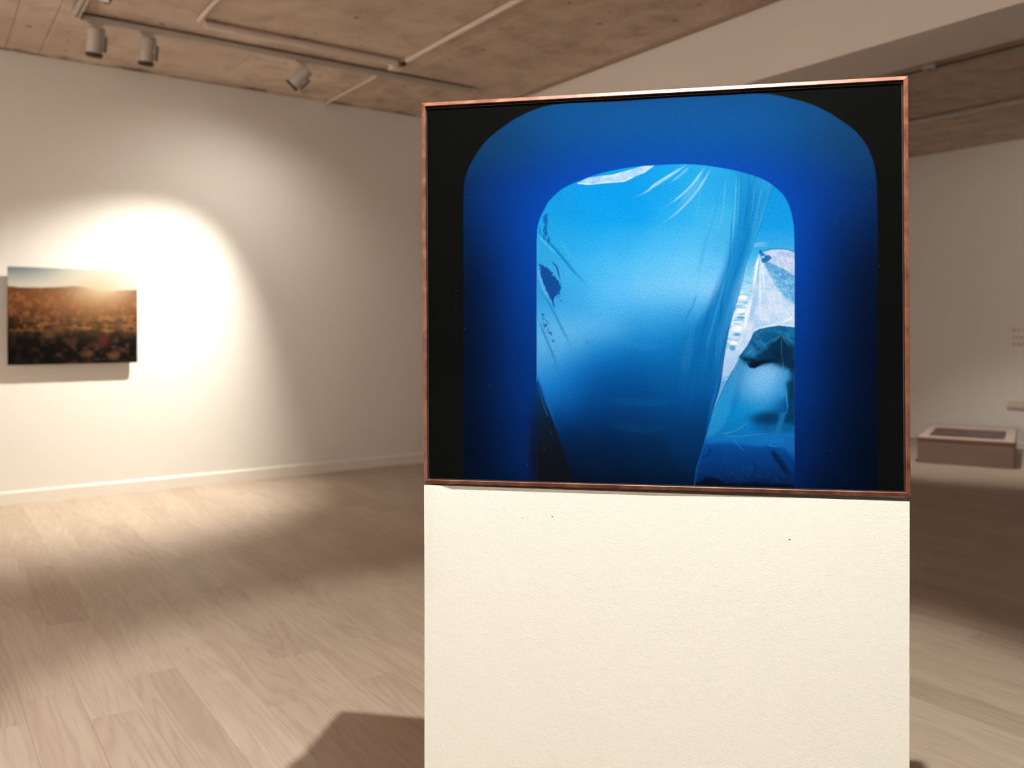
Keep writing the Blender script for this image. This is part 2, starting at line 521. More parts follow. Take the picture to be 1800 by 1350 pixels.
def poly(x, y, pts, soft=.8):
    """coverage 0..1 of a polygon with soft edges"""
    d = seg_d(x, y, pts); s = np.where(inside(x, y, pts), d, -d)
    return smooth(-soft, soft, s)
def line(x, y, pts, w, soft=.8):
    return 1 - smooth(w - soft, w + soft, seg_d(x, y, pts, False))
def blob(x, y, cx, cy_, rx, ry, p=1.0, ang=0):
    ca, sa = math.cos(ang), math.sin(ang); dx, dy = x - cx, y - cy_
    u, v = (dx * ca + dy * sa) / rx, (-dx * sa + dy * ca) / ry
    return np.exp(-((u * u + v * v) ** p))
def over(img, cov, col, a=1.0):
    k = np.clip(cov * a, 0, 1)[:, None]
    col = lin(col) if not isinstance(col, np.ndarray) else col
    return img * (1 - k) + col * k
def grad(v, stops):
    xs = [s[0] for s in stops]; cs = np.array([lin(s[1]) for s in stops])
    return np.stack([np.interp(v, xs, cs[:, i]) for i in range(3)], 1)

OUTER = [(815, 900), (815, 345), (816, 323), (822, 300), (833, 278), (853, 249.5), (881, 225.6), (909, 207), (948, 190), (971, 184.5), (993, 182), (1090, 178.5), (1180, 172),
         (1270, 168), (1335, 165), (1363, 167), (1391, 173.5), (1419, 181), (1447, 192.6), (1475.6, 210), (1503.8, 231), (1523.5, 256), (1534.7, 283), (1540, 311), (1542, 345), (1543, 900)]
ARCH = [(944, 900), (944, 412), (944.5, 403), (946, 395), (950, 382), (956.8, 368), (965, 353.7), (979, 339.6), (993, 329.2), (1021.5, 316.5), (1049.7, 306.5), (1077.8, 299.5), (1106, 294.5),
        (1134, 291.5), (1160, 290.2), (1180, 289.2), (1208, 288.6), (1236, 290.6), (1264, 294.5), (1292.6, 300), (1320.8, 307.5), (1343, 316), (1360, 327), (1377, 343), (1385.5, 358), (1391, 375), (1394.5, 392),
        (1396, 412), (1396.5, 640), (1397, 900)]
EDGE = [(1360, 325), (1349, 359), (1335, 401.5), (1321, 438), (1309.5, 472), (1304, 500), (1292.6, 538.5), (1281, 583), (1272, 636), (1266, 678), (1251, 728), (1241, 767), (1233, 796), (1224, 826), (1218.5, 880)]
Z5 = lambda l: [(1220 + a / 5.625, 400 + b / 5.625) for a, b in l]
Z6 = lambda l: [(1220 + a / 5.625, 620 + b / 5.625) for a, b in l]

def spline(pts, n=5):
    # centripetal Catmull-Rom through the points
    P = [np.array(p, float) for p in pts]; out = []
    for i in range(len(P) - 1):
        p0 = P[max(i - 1, 0)]; p1, p2 = P[i], P[i + 1]; p3 = P[min(i + 2, len(P) - 1)]
        if i == 0: p0 = 2 * p1 - p2
        if i + 2 > len(P) - 1: p3 = 2 * p2 - p1
        t0 = 0; t1 = t0 + np.linalg.norm(p1 - p0) ** .5; t2 = t1 + np.linalg.norm(p2 - p1) ** .5; t3 = t2 + np.linalg.norm(p3 - p2) ** .5
        for t in np.linspace(t1, t2, n, endpoint=False):
            a1 = (t1 - t) / (t1 - t0) * p0 + (t - t0) / (t1 - t0) * p1; a2 = (t2 - t) / (t2 - t1) * p1 + (t - t1) / (t2 - t1) * p2; a3 = (t3 - t) / (t3 - t2) * p2 + (t - t2) / (t3 - t2) * p3
            b1 = (t2 - t) / (t2 - t0) * a1 + (t - t0) / (t2 - t0) * a2; b2 = (t3 - t) / (t3 - t1) * a2 + (t - t1) / (t3 - t1) * a3
            out.append(tuple((t2 - t) / (t2 - t1) * b1 + (t - t1) / (t2 - t1) * b2))
    return out + [tuple(P[-1])]
OUTER = spline([p for p in OUTER], 4); ARCH = spline(ARCH, 3); EDGE = spline(EDGE, 3)

def tline(x, y, pts, w, soft=1.0, n=4):
    # a stroke along a spline that tapers and fades towards both ends
    q = np.array(spline(pts, n) if len(pts) > 2 else pts); L = np.r_[0, np.cumsum(np.hypot(*np.diff(q, axis=0).T))]; L = L / L[-1]
    m = (x > q[:, 0].min() - w * 3 - 4) & (x < q[:, 0].max() + w * 3 + 4) & (y > q[:, 1].min() - w * 3 - 4) & (y < q[:, 1].max() + w * 3 + 4)
    out = np.zeros(x.shape); X, Y = x[m], y[m]; d = np.full(X.shape, 1e9); tt = np.zeros(X.shape)
    for i in range(len(q) - 1):
        (ax_, ay), (bx, by) = q[i], q[i + 1]; dx, dy = bx - ax_, by - ay
        t = np.clip(((X - ax_) * dx + (Y - ay) * dy) / (dx * dx + dy * dy + 1e-9), 0, 1)
        e = np.hypot(X - ax_ - t * dx, Y - ay - t * dy); k = e < d
        d = np.where(k, e, d); tt = np.where(k, L[i] + t * (L[i + 1] - L[i]), tt)
    f = smooth(0, .22, tt) * smooth(1, .62, tt) * .85 + .15
    out[m] = (1 - smooth(w * .4 * f, w * f + soft, d)) * f
    return out
ZT = lambda l: [(914 + a / 2.195, 264 + b / 2.195) for a, b in l]
def field(x, y, pts, sig):
    # smooth colour field through measured control points
    num = np.zeros((len(x), 3)); den = np.full(len(x), 1e-12)
    for (a, b, c) in pts:
        px, py = 914 + a / 2.195, 264 + b / 2.195
        w = np.exp(-((x - px) ** 2 + ((y - py) * 1.35) ** 2) / (2 * sig * sig)) + 1e-9 / (1 + (x - px) ** 2 + (y - py) ** 2)
        num += w[:, None] * (np.array(c) / 255.0); den += w
    return lin(num / den[:, None] * 255)
def rowpts(rows):
    return [(a, y_, c) for y_, r in rows for a, c in r]
CURTAIN = rowpts([
    (60, [(300, (8, 148, 220)), (500, (10, 152, 222)), (640, (30, 162, 222)), (760, (40, 162, 218)), (820, (30, 150, 210))]),
    (150, [(120, (10, 146, 216)), (250, (6, 150, 224)), (400, (0, 150, 226)), (550, (16, 156, 224)), (700, (40, 168, 226)), (780, (34, 158, 218))]),
    (250, [(120, (22, 154, 220)), (200, (8, 150, 224)), (300, (6, 156, 230)), (450, (6, 154, 228)), (600, (36, 168, 232)), (750, (58, 176, 228))]),
    (350, [(90, (36, 160, 220)), (150, (36, 162, 224)), (250, (36, 166, 232)), (400, (46, 170, 234)), (550, (68, 180, 238)), (700, (78, 184, 236)), (790, (60, 170, 224))]),
    (450, [(100, (50, 160, 216)), (220, (58, 174, 234)), (350, (74, 183, 240)), (500, (90, 190, 242)), (650, (104, 196, 244)), (740, (96, 190, 240))]),
    (550, [(90, (40, 150, 214)), (200, (58, 170, 230)), (350, (88, 187, 240)), (500, (110, 196, 244)), (620, (118, 198, 245)), (710, (138, 206, 247))]),
    (620, [(90, (56, 164, 222)), (220, (50, 163, 226)), (350, (72, 176, 236)), (500, (66, 170, 232)), (620, (60, 164, 226)), (700, (52, 154, 216))]),
    (690, [(90, (80, 172, 226)), (180, (104, 184, 234)), (280, (98, 180, 234)), (350, (74, 166, 227)), (450, (42, 148, 214)), (550, (38, 145, 212)), (650, (20, 126, 195))]),
    (760, [(90, (84, 172, 226)), (140, (100, 180, 232)), (220, (60, 154, 218)), (320, (18, 126, 199)), (450, (8, 114, 187)), (550, (10, 117, 189)), (650, (8, 108, 180)), (720, (6, 104, 174))]),
    (830, [(80, (66, 158, 220)), (120, (60, 150, 216)), (200, (10, 114, 188)), (320, (2, 96, 170)), (450, (2, 92, 163)), (570, (4, 98, 168)), (680, (4, 94, 160))]),
    (900, [(90, (28, 124, 198)), (130, (16, 112, 186)), (200, (2, 90, 163)), (320, (0, 72, 140)), (450, (0, 70, 134)), (570, (2, 80, 145)), (690, (2, 78, 141))]),
    (965, [(110, (6, 88, 158)), (200, (0, 66, 131)), (320, (0, 56, 116)), (450, (0, 57, 115)), (570, (0, 65, 125)), (690, (0, 65, 124))]),
    (1040, [(130, (0, 50, 104)), (300, (0, 42, 92)), (450, (2, 45, 95)), (600, (0, 51, 103)), (700, (0, 53, 106))]),
    (1120, [(180, (0, 28, 66)), (350, (0, 30, 68)), (500, (0, 34, 74)), (650, (0, 42, 86)), (700, (0, 42, 86))]),
    (1200, [(180, (2, 20, 46)), (350, (0, 22, 52)), (500, (0, 26, 58)), (680, (0, 32, 70))]),
    (1290, [(200, (2, 11, 27)), (400, (0, 13, 32)), (600, (0, 17, 40))])])
FOLDC = rowpts([
    (110, [(840, (26, 144, 206)), (890, (22, 140, 204)), (960, (44, 154, 212))]), (200, [(835, (14, 136, 202)), (890, (10, 130, 198)), (950, (34, 146, 206))]),
    (300, [(830, (14, 134, 200)), (880, (6, 126, 194)), (925, (26, 142, 202))]), (400, [(815, (16, 136, 202)), (860, (2, 122, 190)), (900, (20, 138, 200))]),
    (500, [(790, (12, 132, 198)), (830, (2, 122, 190)), (860, (18, 134, 198))]), (600, [(740, (10, 122, 192)), (790, (4, 118, 188)), (830, (20, 130, 194))]),
    (700, [(700, (12, 116, 186)), (760, (4, 108, 178)), (800, (14, 120, 184))]), (800, [(690, (6, 102, 170)), (760, (2, 98, 167))]), (900, [(690, (2, 84, 148)), (740, (2, 90, 154))]),
    (1000, [(700, (0, 66, 126)), (725, (2, 72, 132))]), (1130, [(690, (0, 44, 90))])])

def artwork(x, y):
    n1 = fbm(x / 40, y / 40, 3); n2 = fbm(x / 9, y / 9, 11); n3 = fbm(x / 3, y / 3, 21, 2)
    # black surround
    img = np.tile(lin((9, 11, 9)), (len(x), 1))
    # ---- blue reveal around the opening
    dA = np.where(inside(x, y, ARCH), 0, seg_d(x, y, ARCH)); dO = np.where(inside(x, y, OUTER), seg_d(x, y, OUTER), 0)
    t = dA / (dA + dO + 1e-6)
    glow_v = np.interp(y, [160, 300, 430, 560, 650, 740, 830, 870], [1.0, 1.0, .88, .66, .48, .28, .17, .13])
    near = np.tile(lin((0, 68, 172)), (len(x), 1)); far = np.tile(lin((0, 36, 84)), (len(x), 1))
    topw = smooth(330, 200, y)[:, None]
    near = near * (1 - topw) + lin((0, 92, 172)) * topw; far = far * (1 - topw) + lin((8, 74, 132)) * topw
    tt = (t ** .85)[:, None]
    rev = (near * (1 - tt) + far * tt) * glow_v[:, None]
    side = smooth(330, 520, y) * smooth(.15, .95, t)
    rev = rev * (1 - .68 * side)[:, None]
    rev = rev * (1 - .30 * smooth(1400, 1470, x) * smooth(300, 450, y))[:, None]
    corner = blob(x, y, 850, 235, 110, 70) + blob(x, y, 1515, 235, 120, 85)
    rev = over(rev, np.clip(corner, 0, 1), (14, 52, 84), .6)
    rev = rev + lin((0, 5, 16))
    m = poly(x, y, OUTER, 1.6)[:, None]
    img = img * (1 - m) + rev * m
    # ---- what is seen through the opening
    win = np.zeros_like(img)
    # main plastic curtain
    win[:] = field(x, y, CURTAIN, 27)
    FOLD = [(1296, 292), (1294, 359), (1288, 416), (1277, 458), (1262, 500), (1248, 532), (1230, 562), (1210, 592), (1196, 640), (1190, 720), (1200, 880), (1219, 880), (1234, 796), (1258, 700), (1278, 583), (1300, 500), (1324, 425), (1352, 345), (1362, 322), (1330, 296)]
    win = over(win, poly(x, y, FOLD, 9), field(x, y, FOLDC, 24), .95 * smooth(760, 600, y))
    # fine pleats running down the fold
    u = x - np.interp(y, [290, 420, 500, 600, 700, 860], [1325, 1305, 1280, 1252, 1236, 1205])
    pl_ = fbm(u / 7 + 50, y / 210, 83, 3)
    win = over(win, smooth(.55, .72, pl_) * poly(x, y, FOLD, 8), (70, 176, 220), .22 * smooth(700, 560, y))
    win = over(win, smooth(.45, .30, pl_) * poly(x, y, FOLD, 8), (0, 92, 164), .35 * smooth(760, 600, y))
    for (pts, w, a, c) in (([(835, 90), (830, 220), (824, 300), (814, 390)], 1.0, .55, (96, 198, 236)), ([(846, 80), (842, 220), (833, 330)], .9, .35, (90, 190, 232)), ([(817, 240), (812, 380), (800, 470), (785, 540)], 1.0, .6, (0, 110, 184)),
                           ([(800, 480), (775, 620), (765, 740), (755, 850), (738, 960), (712, 1090)], 1.3, .55, (0, 86, 156)), ([(775, 640), (762, 740), (750, 860)], 2.0, .3, (50, 150, 206)), ([(905, 100), (898, 220), (880, 330)], 1.0, .3, (70, 178, 222)),
                           ([(940, 110), (915, 240), (885, 380)], 1.4, .4, (60, 172, 218)), ([(925, 110), (900, 240), (866, 390), (840, 500)], 1.4, .4, (0, 116, 186)), ([(850, 480), (835, 600), (815, 690), (805, 720)], 1.3, .4, (0, 104, 176)),
                           ([(800, 720), (780, 820), (757, 920), (735, 1010), (712, 1110)], 2.2, .35, (30, 118, 176))):
        win = over(win, tline(x, y, ZT(pts), w, 1.1), c, a)
    win = over(win, poly(x, y, ZT([(868, 520), (857, 540), (830, 680), (802, 740), (792, 800), (800, 790), (826, 700), (850, 600), (862, 560)]), 2.2), (76, 166, 210), .55)
    # thin wrinkles on the curtain
    for (pts, w, a, c) in (([(770, 70), (760, 200), (735, 300), (705, 420), (682, 520), (655, 610)], .8, .32, (30, 140, 208)), ([(725, 300), (703, 400), (674, 500)], .8, .35, (20, 130, 202)), ([(686, 545), (660, 615), (632, 668)], .9, .55, (16, 116, 192)),
                           ([(655, 600), (640, 655), (618, 700)], .8, .35, (16, 116, 192)), ([(700, 90), (690, 200), (672, 300)], 1.2, .2, (110, 200, 240)), ([(795, 90), (782, 240), (760, 350)], 1.2, .25, (110, 200, 238)), ([(620, 600), (600, 660)], .8, .25, (20, 120, 196)),
                           ([(150, 340), (190, 400), (235, 440)], 1.4, .2, (110, 200, 240)), ([(255, 735), (268, 748)], .8, .6, (10, 96, 170)), ([(380, 735), (480, 760), (560, 755)], 5, .12, (60, 160, 220)), ([(330, 965), (500, 975), (640, 965)], 5, .22, (4, 84, 140)), ([(330, 1060), (480, 1075), (620, 1068)], 6, .2, (4, 66, 116))):
        win = over(win, tline(x, y, ZT(pts), w, max(1, w)), c, a)
    # crinkle highlights falling from the top
    for (pts, w, a) in (([(642, 56), (600, 84), (560, 108), (520, 134), (488, 160), (450, 178)], 1.9, .8), ([(600, 84), (540, 124), (500, 150)], 3.2, .25), ([(716, 60), (690, 100), (650, 148), (600, 192), (560, 220)], 1.6, .6), ([(742, 62), (705, 125), (665, 180), (600, 245), (540, 290)], 1.9, .5),
                        ([(700, 90), (660, 160), (600, 225)], 6, .16), ([(655, 62), (620, 95), (575, 128)], 1.2, .4)):
        win = over(win, tline(x, y, ZT(pts), w, 1.5), (158, 218, 246), a)
    # torn pale patch at the top
    win = over(win, poly(x, y, [(1016, 322), (1033.7, 324), (1041, 321), (1048.5, 322), (1066, 320.7), (1097, 318.5), (1110.7, 312.6), (1134, 303), (1150, 291), (1130, 292), (1104.8, 299), (1078, 306.7), (1053, 309.6), (1033, 313)], 1.0), grad(n2, [(.3, (150, 200, 238)), (.7, (200, 222, 242))]), 1)
    win = over(win, line(x, y, [(1016, 322), (1033.7, 324), (1066, 321), (1097, 318.7), (1112, 312)], .9, .8), (232, 242, 252), .7)
    win = over(win, poly(x, y, [(1053, 306), (1078, 299), (1106, 293.5), (1128, 291), (1104, 299), (1078, 306)], 1.2), (0, 160, 215), .8)
    # stains and folds at the left edge
    rag = fbm((x + y * .5) / 2.2, (y - x * .5) / 6, 77, 3)
    st = poly(x, y, ZT([(76, 440), (92, 448), (112, 462), (134, 488), (152, 512), (158, 530), (150, 552), (138, 566), (124, 584), (110, 568), (96, 532), (82, 492)]), 4.5)
    win = over(win, smooth(.42, .56, rag * .55 + st * .42) * smooth(0, .1, st), (6, 62, 142), .93)
    win = over(win, tline(x, y, ZT([(120, 424), (136, 444), (142, 452), (150, 480), (158, 510)]), 1.3, 1), (8, 70, 150), .85)
    win = over(win, tline(x, y, ZT([(118, 560), (128, 590), (136, 616)]), 1.7, 1), (8, 66, 146), .9)
    win = over(win, tline(x, y, ZT([(80, 430), (82, 470), (92, 520)]), 1.2, 1.2), (10, 76, 156), .6)
    win = over(win, smooth(.60, .70, fbm(x / 1.6, y / 3, 91, 2)) * poly(x, y, ZT([(150, 500), (164, 540), (160, 590), (140, 600), (140, 540)]), 2), (10, 84, 164), .7)
    pass
    s2 = poly(x, y, [(952, 385), (962, 372), (964, 400), (968, 432), (960, 430), (948, 408)], 2) * smooth(.44, .56, fbm(x / 4, y / 7, 99))
    win = over(win, s2, (10, 80, 165), .8)
    s3 = poly(x, y, [(950, 540), (960, 560), (972, 590), (978, 612), (970, 600), (956, 575)], 2) * smooth(.50, .6, fbm(x / 3, y / 4, 55))
    win = over(win, s3, (8, 70, 150), .8)
    for (pts, w, a, c) in (([(944, 400), (960, 422), (979, 441), (1007, 475), (1030, 500), (1037, 512)], 1.8, .75, (0, 118, 190)), ([(945, 412), (962, 430), (983, 452)], 1.4, .4, (96, 200, 240)),
                           ([(947, 509), (965, 533), (992, 586), (1010, 620)], 1.8, .7, (30, 130, 200)), ([(944, 556), (959, 592), (974, 630), (983, 660)], 1.5, .6, (20, 116, 186)),
                           ([(944, 470), (955, 505), (975, 540)], 2, .35, (120, 205, 240)), ([(944, 665), (960, 700), (978, 752)], 1.4, .5, (20, 90, 150))):
        win = over(win, tline(x, y, pts, w * 1.1, 1.8), c, a)
    # ---- right of the curtain: sky, snow, animals under plastic, floor
    right = grad(y, [(300, (0, 140, 212)), (400, (16, 150, 222)), (450, (60, 172, 226)), (475, (110, 192, 232)), (510, (178, 220, 244)), (560, (214, 236, 250)), (640, (170, 205, 240)), (690, (60, 150, 200)), (720, (0, 124, 190)),
                      (765, (10, 104, 172)), (800, (4, 72, 142)), (840, (2, 44, 98)), (862, (2, 22, 56))])
    rip = smooth(.50, .62, fbm(x / 16, y / 3.2, 31, 3)) * smooth(490, 530, y) * smooth(625, 600, y)
    right = over(right, rip, (70, 166, 216), .6)
    right = over(right, smooth(.52, .64, fbm(x / 14, y / 2.5, 37, 3)) * smooth(440, 470, y) * smooth(530, 500, y), (90, 190, 226), .7)
    for py in (427, 431, 468, 475, 512):
        right = over(right, tline(x, y, [(1318, py + 2), (1332, py + 1), (1352, py)], 1.0, 1), (150, 214, 238), .45)
    for (cx, cyy, rx, ry) in ((1306, 523, 9, 4), (1297, 577, 11, 6), (1290, 603, 8, 3.5), (1303, 545, 9, 5)):
        right = over(right, blob(x, y, cx, cyy, rx, ry, 2), (250, 252, 255), .95)
    for (cx, cyy, rx, ry) in ((1302, 558, 9, 2.6), (1288, 612, 6, 5), (1304, 552, 6, 1.2), (1296, 588, 8, 3), (1305, 541, 8, 1)):
        right = over(right, blob(x, y, cx, cyy, rx, ry, 2), (40, 150, 200), .85)
    # blue plastic, pale plastic, upper animal
    right = over(right, poly(x, y, Z5([(640, 265), (680, 330), (760, 300), (995, 440), (995, 965), (840, 968), (600, 1010), (570, 1090), (470, 1230), (410, 1340), (380, 1340), (420, 1150), (500, 960), (560, 640), (605, 380)]), 2.0),
                 grad(fbm(x / 14, y / 14, 41), [(.3, (170, 204, 238)), (.7, (206, 222, 244))]), .93)
    right = over(right, poly(x, y, Z5([(690, 330), (820, 350), (1000, 450), (1000, 760), (900, 690), (820, 590), (750, 480), (700, 390)]), 3.5), grad(n2, [(.3, (30, 142, 202)), (.7, (90, 178, 222))]), .9)
    right = over(right, smooth(.60, .70, fbm((x + y) / 7, (y - x) / 2.0, 43, 3)) * poly(x, y, Z5([(640, 420), (1000, 420), (1000, 940), (640, 940)]), 6), (236, 244, 252), .28)
    for (a_, b_, w, al, c) in (((640, 275), (570, 650), 2.2, .9, (238, 246, 253)), ((570, 650), (480, 1080), 3.0, .85, (244, 248, 254)), ((650, 300), (620, 640), 1.3, .7, (120, 190, 228)), ((620, 640), (560, 960), 1.2, .6, (128, 192, 230)),
                               ((655, 320), (650, 960), 1.6, .6, (228, 240, 252)), ((665, 330), (700, 640), 1.3, .6, (236, 244, 252)), ((610, 380), (520, 860), 1.4, .6, (150, 204, 236)), ((690, 360), (800, 600), 1.2, .5, (190, 224, 242)),
                               ((995, 880), (840, 950), 1.2, .7, (240, 246, 252)), ((840, 950), (620, 1000), 1.2, .6, (236, 244, 252)), ((480, 1080), (415, 1200), 2.0, .5, (240, 238, 250))):
        right = over(right, tline(x, y, Z5([a_, b_]), w * 1.2, 1.3), c, al)
    fur = poly(x, y, Z5([(690, 240), (760, 222), (840, 215), (930, 222), (1000, 250), (1000, 480), (930, 430), (840, 390), (760, 345), (720, 290)]), 1.6)
    right = over(right, fur, grad(fbm((x - y * .6) / 3.0, (y + x * .6) / 10, 47, 3), [(.3, (170, 196, 228)), (.7, (214, 218, 236))]), .95)
    right = over(right, blob(x, y, 1384, 447, 14, 4, 1, .25), (150, 186, 222), .7)
    right = over(right, line(x, y, Z5([(655, 232), (740, 214), (840, 208), (930, 216), (1000, 240)]), 1.0, .9), (30, 130, 190), .8)
    right = over(right, poly(x, y, Z5([(648, 240), (672, 250), (700, 275), (745, 272), (770, 300), (740, 330), (700, 352), (672, 345), (664, 318), (690, 290), (662, 275)]), 1.2), (8, 104, 168), .95)
    right = over(right, blob(x, y, 1336.5, 442.5, 2.6, 2.6, 2), (4, 70, 128), .95)
    right = over(right, blob(x, y, 1342, 451.5, 2.0, 2.2, 2), (190, 226, 242), .8)
    # lower plastic tent
    tent = poly(x, y, Z6([(450, 35), (500, 20), (760, 60), (1000, 60), (1000, 830), (600, 820), (250, 800), (100, 860), (90, 920), (125, 780), (205, 560), (330, 280), (400, 150)]), 2)
    tcol = grad(y, [(625, (24, 132, 190)), (680, (4, 128, 190)), (720, (2, 122, 182)), (755, (6, 106, 168)), (790, (10, 90, 152))])
    right = over(right, tent, tcol, .96)
    right = over(right, poly(x, y, Z6([(330, 285), (400, 160), (460, 60), (500, 120), (470, 300), (400, 480), (330, 640), (240, 780), (110, 850), (125, 780), (205, 560)]), 4), (40, 138, 192), .45)
    right = over(right, poly(x, y, Z6([(280, 120), (330, 60), (460, 30), (400, 160), (330, 270), (275, 255)]), 2), (166, 196, 230), .55)
    right = over(right, poly(x, y, Z6([(272, 250), (340, 232), (380, 190), (330, 285), (210, 560), (180, 640), (215, 500)]), 3), (86, 152, 204), .8)
    right = over(right, tline(x, y, Z6([(270, 275), (320, 258), (350, 235)]), 1.1, .9), (160, 200, 226), .7)
    right = over(right, tline(x, y, Z6([(455, 40), (400, 150), (330, 280), (205, 560), (150, 700), (118, 790)]), .9, .9), (0, 92, 156), .8)
    right = over(right, tline(x, y, Z6([(495, 110), (470, 250), (430, 380), (380, 560), (330, 690)]), 5, 5), (4, 100, 168), .55)
    right = over(right, blob(x, y, 1337, 668, 34, 32, 1.1), (108, 176, 224), .9)
    right = over(right, blob(x, y, 1350, 655, 26, 16, 1.2), (124, 182, 228), .7)
    right = over(right, poly(x, y, Z6([(570, 650), (700, 590), (860, 520), (930, 440), (1010, 430), (1010, 800), (700, 800), (590, 740)]), 11), (4, 66, 120), .7)
    # dark animal head and body behind the plastic
    head = Z5([(442, 1278), (470, 1240), (520, 1175), (560, 1100), (585, 1040), (640, 1005), (720, 985), (840, 968), (1000, 985), (1000, 1400)]) + Z6([(1000, 190), (955, 190), (900, 130), (860, 105), (760, 100), (690, 108), (650, 130), (600, 156), (550, 150), (526, 120), (536, 96), (500, 82), (455, 50)])
    right = over(right, poly(x, y, head, 1.4), grad(fbm((x + y * .8) / 16, (y - x * .8) / 7, 61, 3), [(.3, (8, 84, 134)), (.75, (30, 116, 164))]), 1)
    right = over(right, poly(x, y, Z5([(450, 1285), (560, 1320), (640, 1250), (740, 1170), (830, 1080), (858, 1060), (920, 1120), (1000, 1170), (1000, 1400), (900, 1400), (760, 1345), (600, 1380), (500, 1340)]), 5.5), (3, 38, 66), .88)
    right = over(right, tline(x, y, Z5([(470, 1290), (560, 1310), (640, 1330)]), 2.6, 2), (2, 16, 30), .8)
    right = over(right, tline(x, y, Z6([(535, 120), (590, 120), (660, 95), (760, 80), (860, 80)]), 3.4, 2.6), (2, 22, 42), .8)
    right = over(right, poly(x, y, Z6([(526, 105), (600, 88), (680, 90), (640, 130), (590, 155), (548, 148)]), 1.6), (2, 18, 36), .9)
    right = over(right, blob(x, y, 1372, 622, 15, 13), (2, 26, 48), .75)
    for (a_, b_, w, al) in (((860, 1060), (640, 1200), .9, .35), ((860, 1060), (780, 1140), 1.0, .5), ((860, 1060), (990, 1140), 1.0, .6), ((860, 1060), (960, 1200), .8, .4), ((862, 1060), (870, 1340), .8, .3), ((600, 1190), (500, 1270), 1.4, .6),
                            ((640, 1170), (560, 1290), 1.0, .5), ((590, 1150), (680, 1110), .9, .35), ((700, 990), (560, 1130), .8, .35)):
        right = over(right, tline(x, y, Z5([a_, b_]), w, .9), (90, 160, 200), al * .5)
    right = over(right, blob(x, y, 1333, 613, 5, 2.2, 1, -.4), (2, 30, 54), .8)
    # right dark body, low dark shape, tag of plastic
    right = over(right, poly(x, y, Z6([(950, 60), (1005, 60), (1005, 720), (940, 700), (885, 690), (880, 620), (910, 560), (920, 420), (900, 300), (962, 260), (950, 180)]), 6), (2, 42, 78), .85)
    right = over(right, blob(x, y, 1392, 688, 8, 45), (2, 24, 48), .6)
    right = over(right, blob(x, y, 1351, 735, 31, 12, 1.6), (2, 44, 84), .9)
    right = over(right, blob(x, y, 1378, 712, 20, 14), (2, 62, 116), .6)
    right = over(right, tline(x, y, Z6([(880, 40), (885, 200), (905, 350), (918, 480), (920, 570), (880, 610), (885, 680)]), 1.1, 1), (50, 140, 190), .6)
    right = over(right, poly(x, y, Z6([(850, 600), (920, 585), (890, 660), (870, 730), (820, 840), (770, 900), (800, 780), (830, 690)]), 2.5), (22, 104, 160), .65)
    for pts in ([(830, 120), (740, 180)], [(850, 130), (790, 300)], [(860, 130), (840, 350)]):
        right = over(right, tline(x, y, Z6(pts), 1.0, 1.2), (30, 130, 190), .35)
    # floor with crumpled sheet
    FLR = Z6([(90, 890), (200, 895), (330, 890), (480, 905), (640, 930), (760, 905), (900, 940), (1005, 1000), (1005, 1400), (0, 1400), (30, 1200)])
    right = over(right, poly(x, y, Z6([(100, 850), (220, 815), (420, 825), (640, 800), (820, 790), (1005, 800), (1005, 1020), (700, 940), (300, 900), (95, 905)]), 3), (14, 98, 166), .75)
    right = over(right, poly(x, y, FLR, 5), grad(y + 14 * (n2 - .5), [(775, (2, 68, 138)), (800, (2, 52, 116)), (830, (2, 38, 88)), (850, (2, 22, 58)), (862, (2, 10, 30))]), .92)
    right = over(right, poly(x, y, Z6([(880, 850), (1000, 830), (1000, 1050), (940, 1000), (880, 930)]), 5), (12, 86, 156), .6)
    right = over(right, tline(x, y, Z6([(745, 950), (830, 1050), (920, 1180), (1000, 1240)]), 4.2, 4), (0, 18, 44), .85)
    right = over(right, tline(x, y, Z6([(50, 1050), (130, 1010), (160, 960), (120, 910)]), 1.8, 1.8), (0, 34, 84), .7)
    right = over(right, tline(x, y, Z6([(580, 1060), (605, 1140), (595, 1240)]), 1.0, 1.2), (0, 28, 72), .6)
    right = over(right, tline(x, y, Z6([(250, 800), (330, 795), (420, 765), (560, 670)]), .8, .9), (70, 150, 196), .3)
    right = over(right, tline(x, y, Z6([(380, 840), (460, 940), (520, 990)]), .8, 1.2), (50, 130, 190), .25)
    right = over(right, tline(x, y, Z6([(260, 825), (440, 828), (580, 810), (780, 790)]), .8, 1.1), (60, 140, 190), .28)
    right = over(right, tline(x, y, Z6([(790, 890), (740, 915), (860, 930)]), 1.0, 1.1), (50, 130, 190), .4)
    right = over(right, smooth(.58, .70, fbm((x + y) / 9, (y - x) / 4, 71, 3)) * smooth(775, 800, y), (20, 84, 150), .10)
    right = over(right, poly(x, y, Z6([(120, 1225), (200, 1235), (330, 1290), (600, 1290), (1000, 1300), (1005, 1420), (-20, 1420), (-20, 1290), (60, 1280)]), 3), (2, 8, 20), .85)
    rm = poly(x, y, EDGE + [(1430, 880), (1430, 300)], 1.0)
    win = over(win, rm, right, 1)
    win = over(win, line(x, y, EDGE, .8, .8), (0, 96, 160), .45)
    # dark slit at the lower left
    win = over(win, poly(x, y, [(940, 640), (947, 669), (959, 707), (977, 752), (992, 796), (1004, 835), (1012, 880), (920, 880), (936, 720)], 2.0), grad(y, [(660, (4, 54, 104)), (700, (4, 30, 56)), (740, (8, 20, 30)), (800, (10, 14, 18)), (860, (10, 12, 14))]), .9)
    win = over(win, line(x, y, [(944, 662), (952, 700), (962, 730)], 1.2, 1.2), (20, 80, 140), .5)
    mA = poly(x, y, ARCH, .9)[:, None]
    img = img * (1 - mA) + win * mA
    img = over(img, line(x, y, [(944, 420), (944, 670)], .8, .6), (70, 150, 215), .6)
    slit = blob(x, y, 940, 800, 11, 90, 1.3) * (1 - mA[:, 0])
    img = over(img, slit, (9, 12, 18), .8)
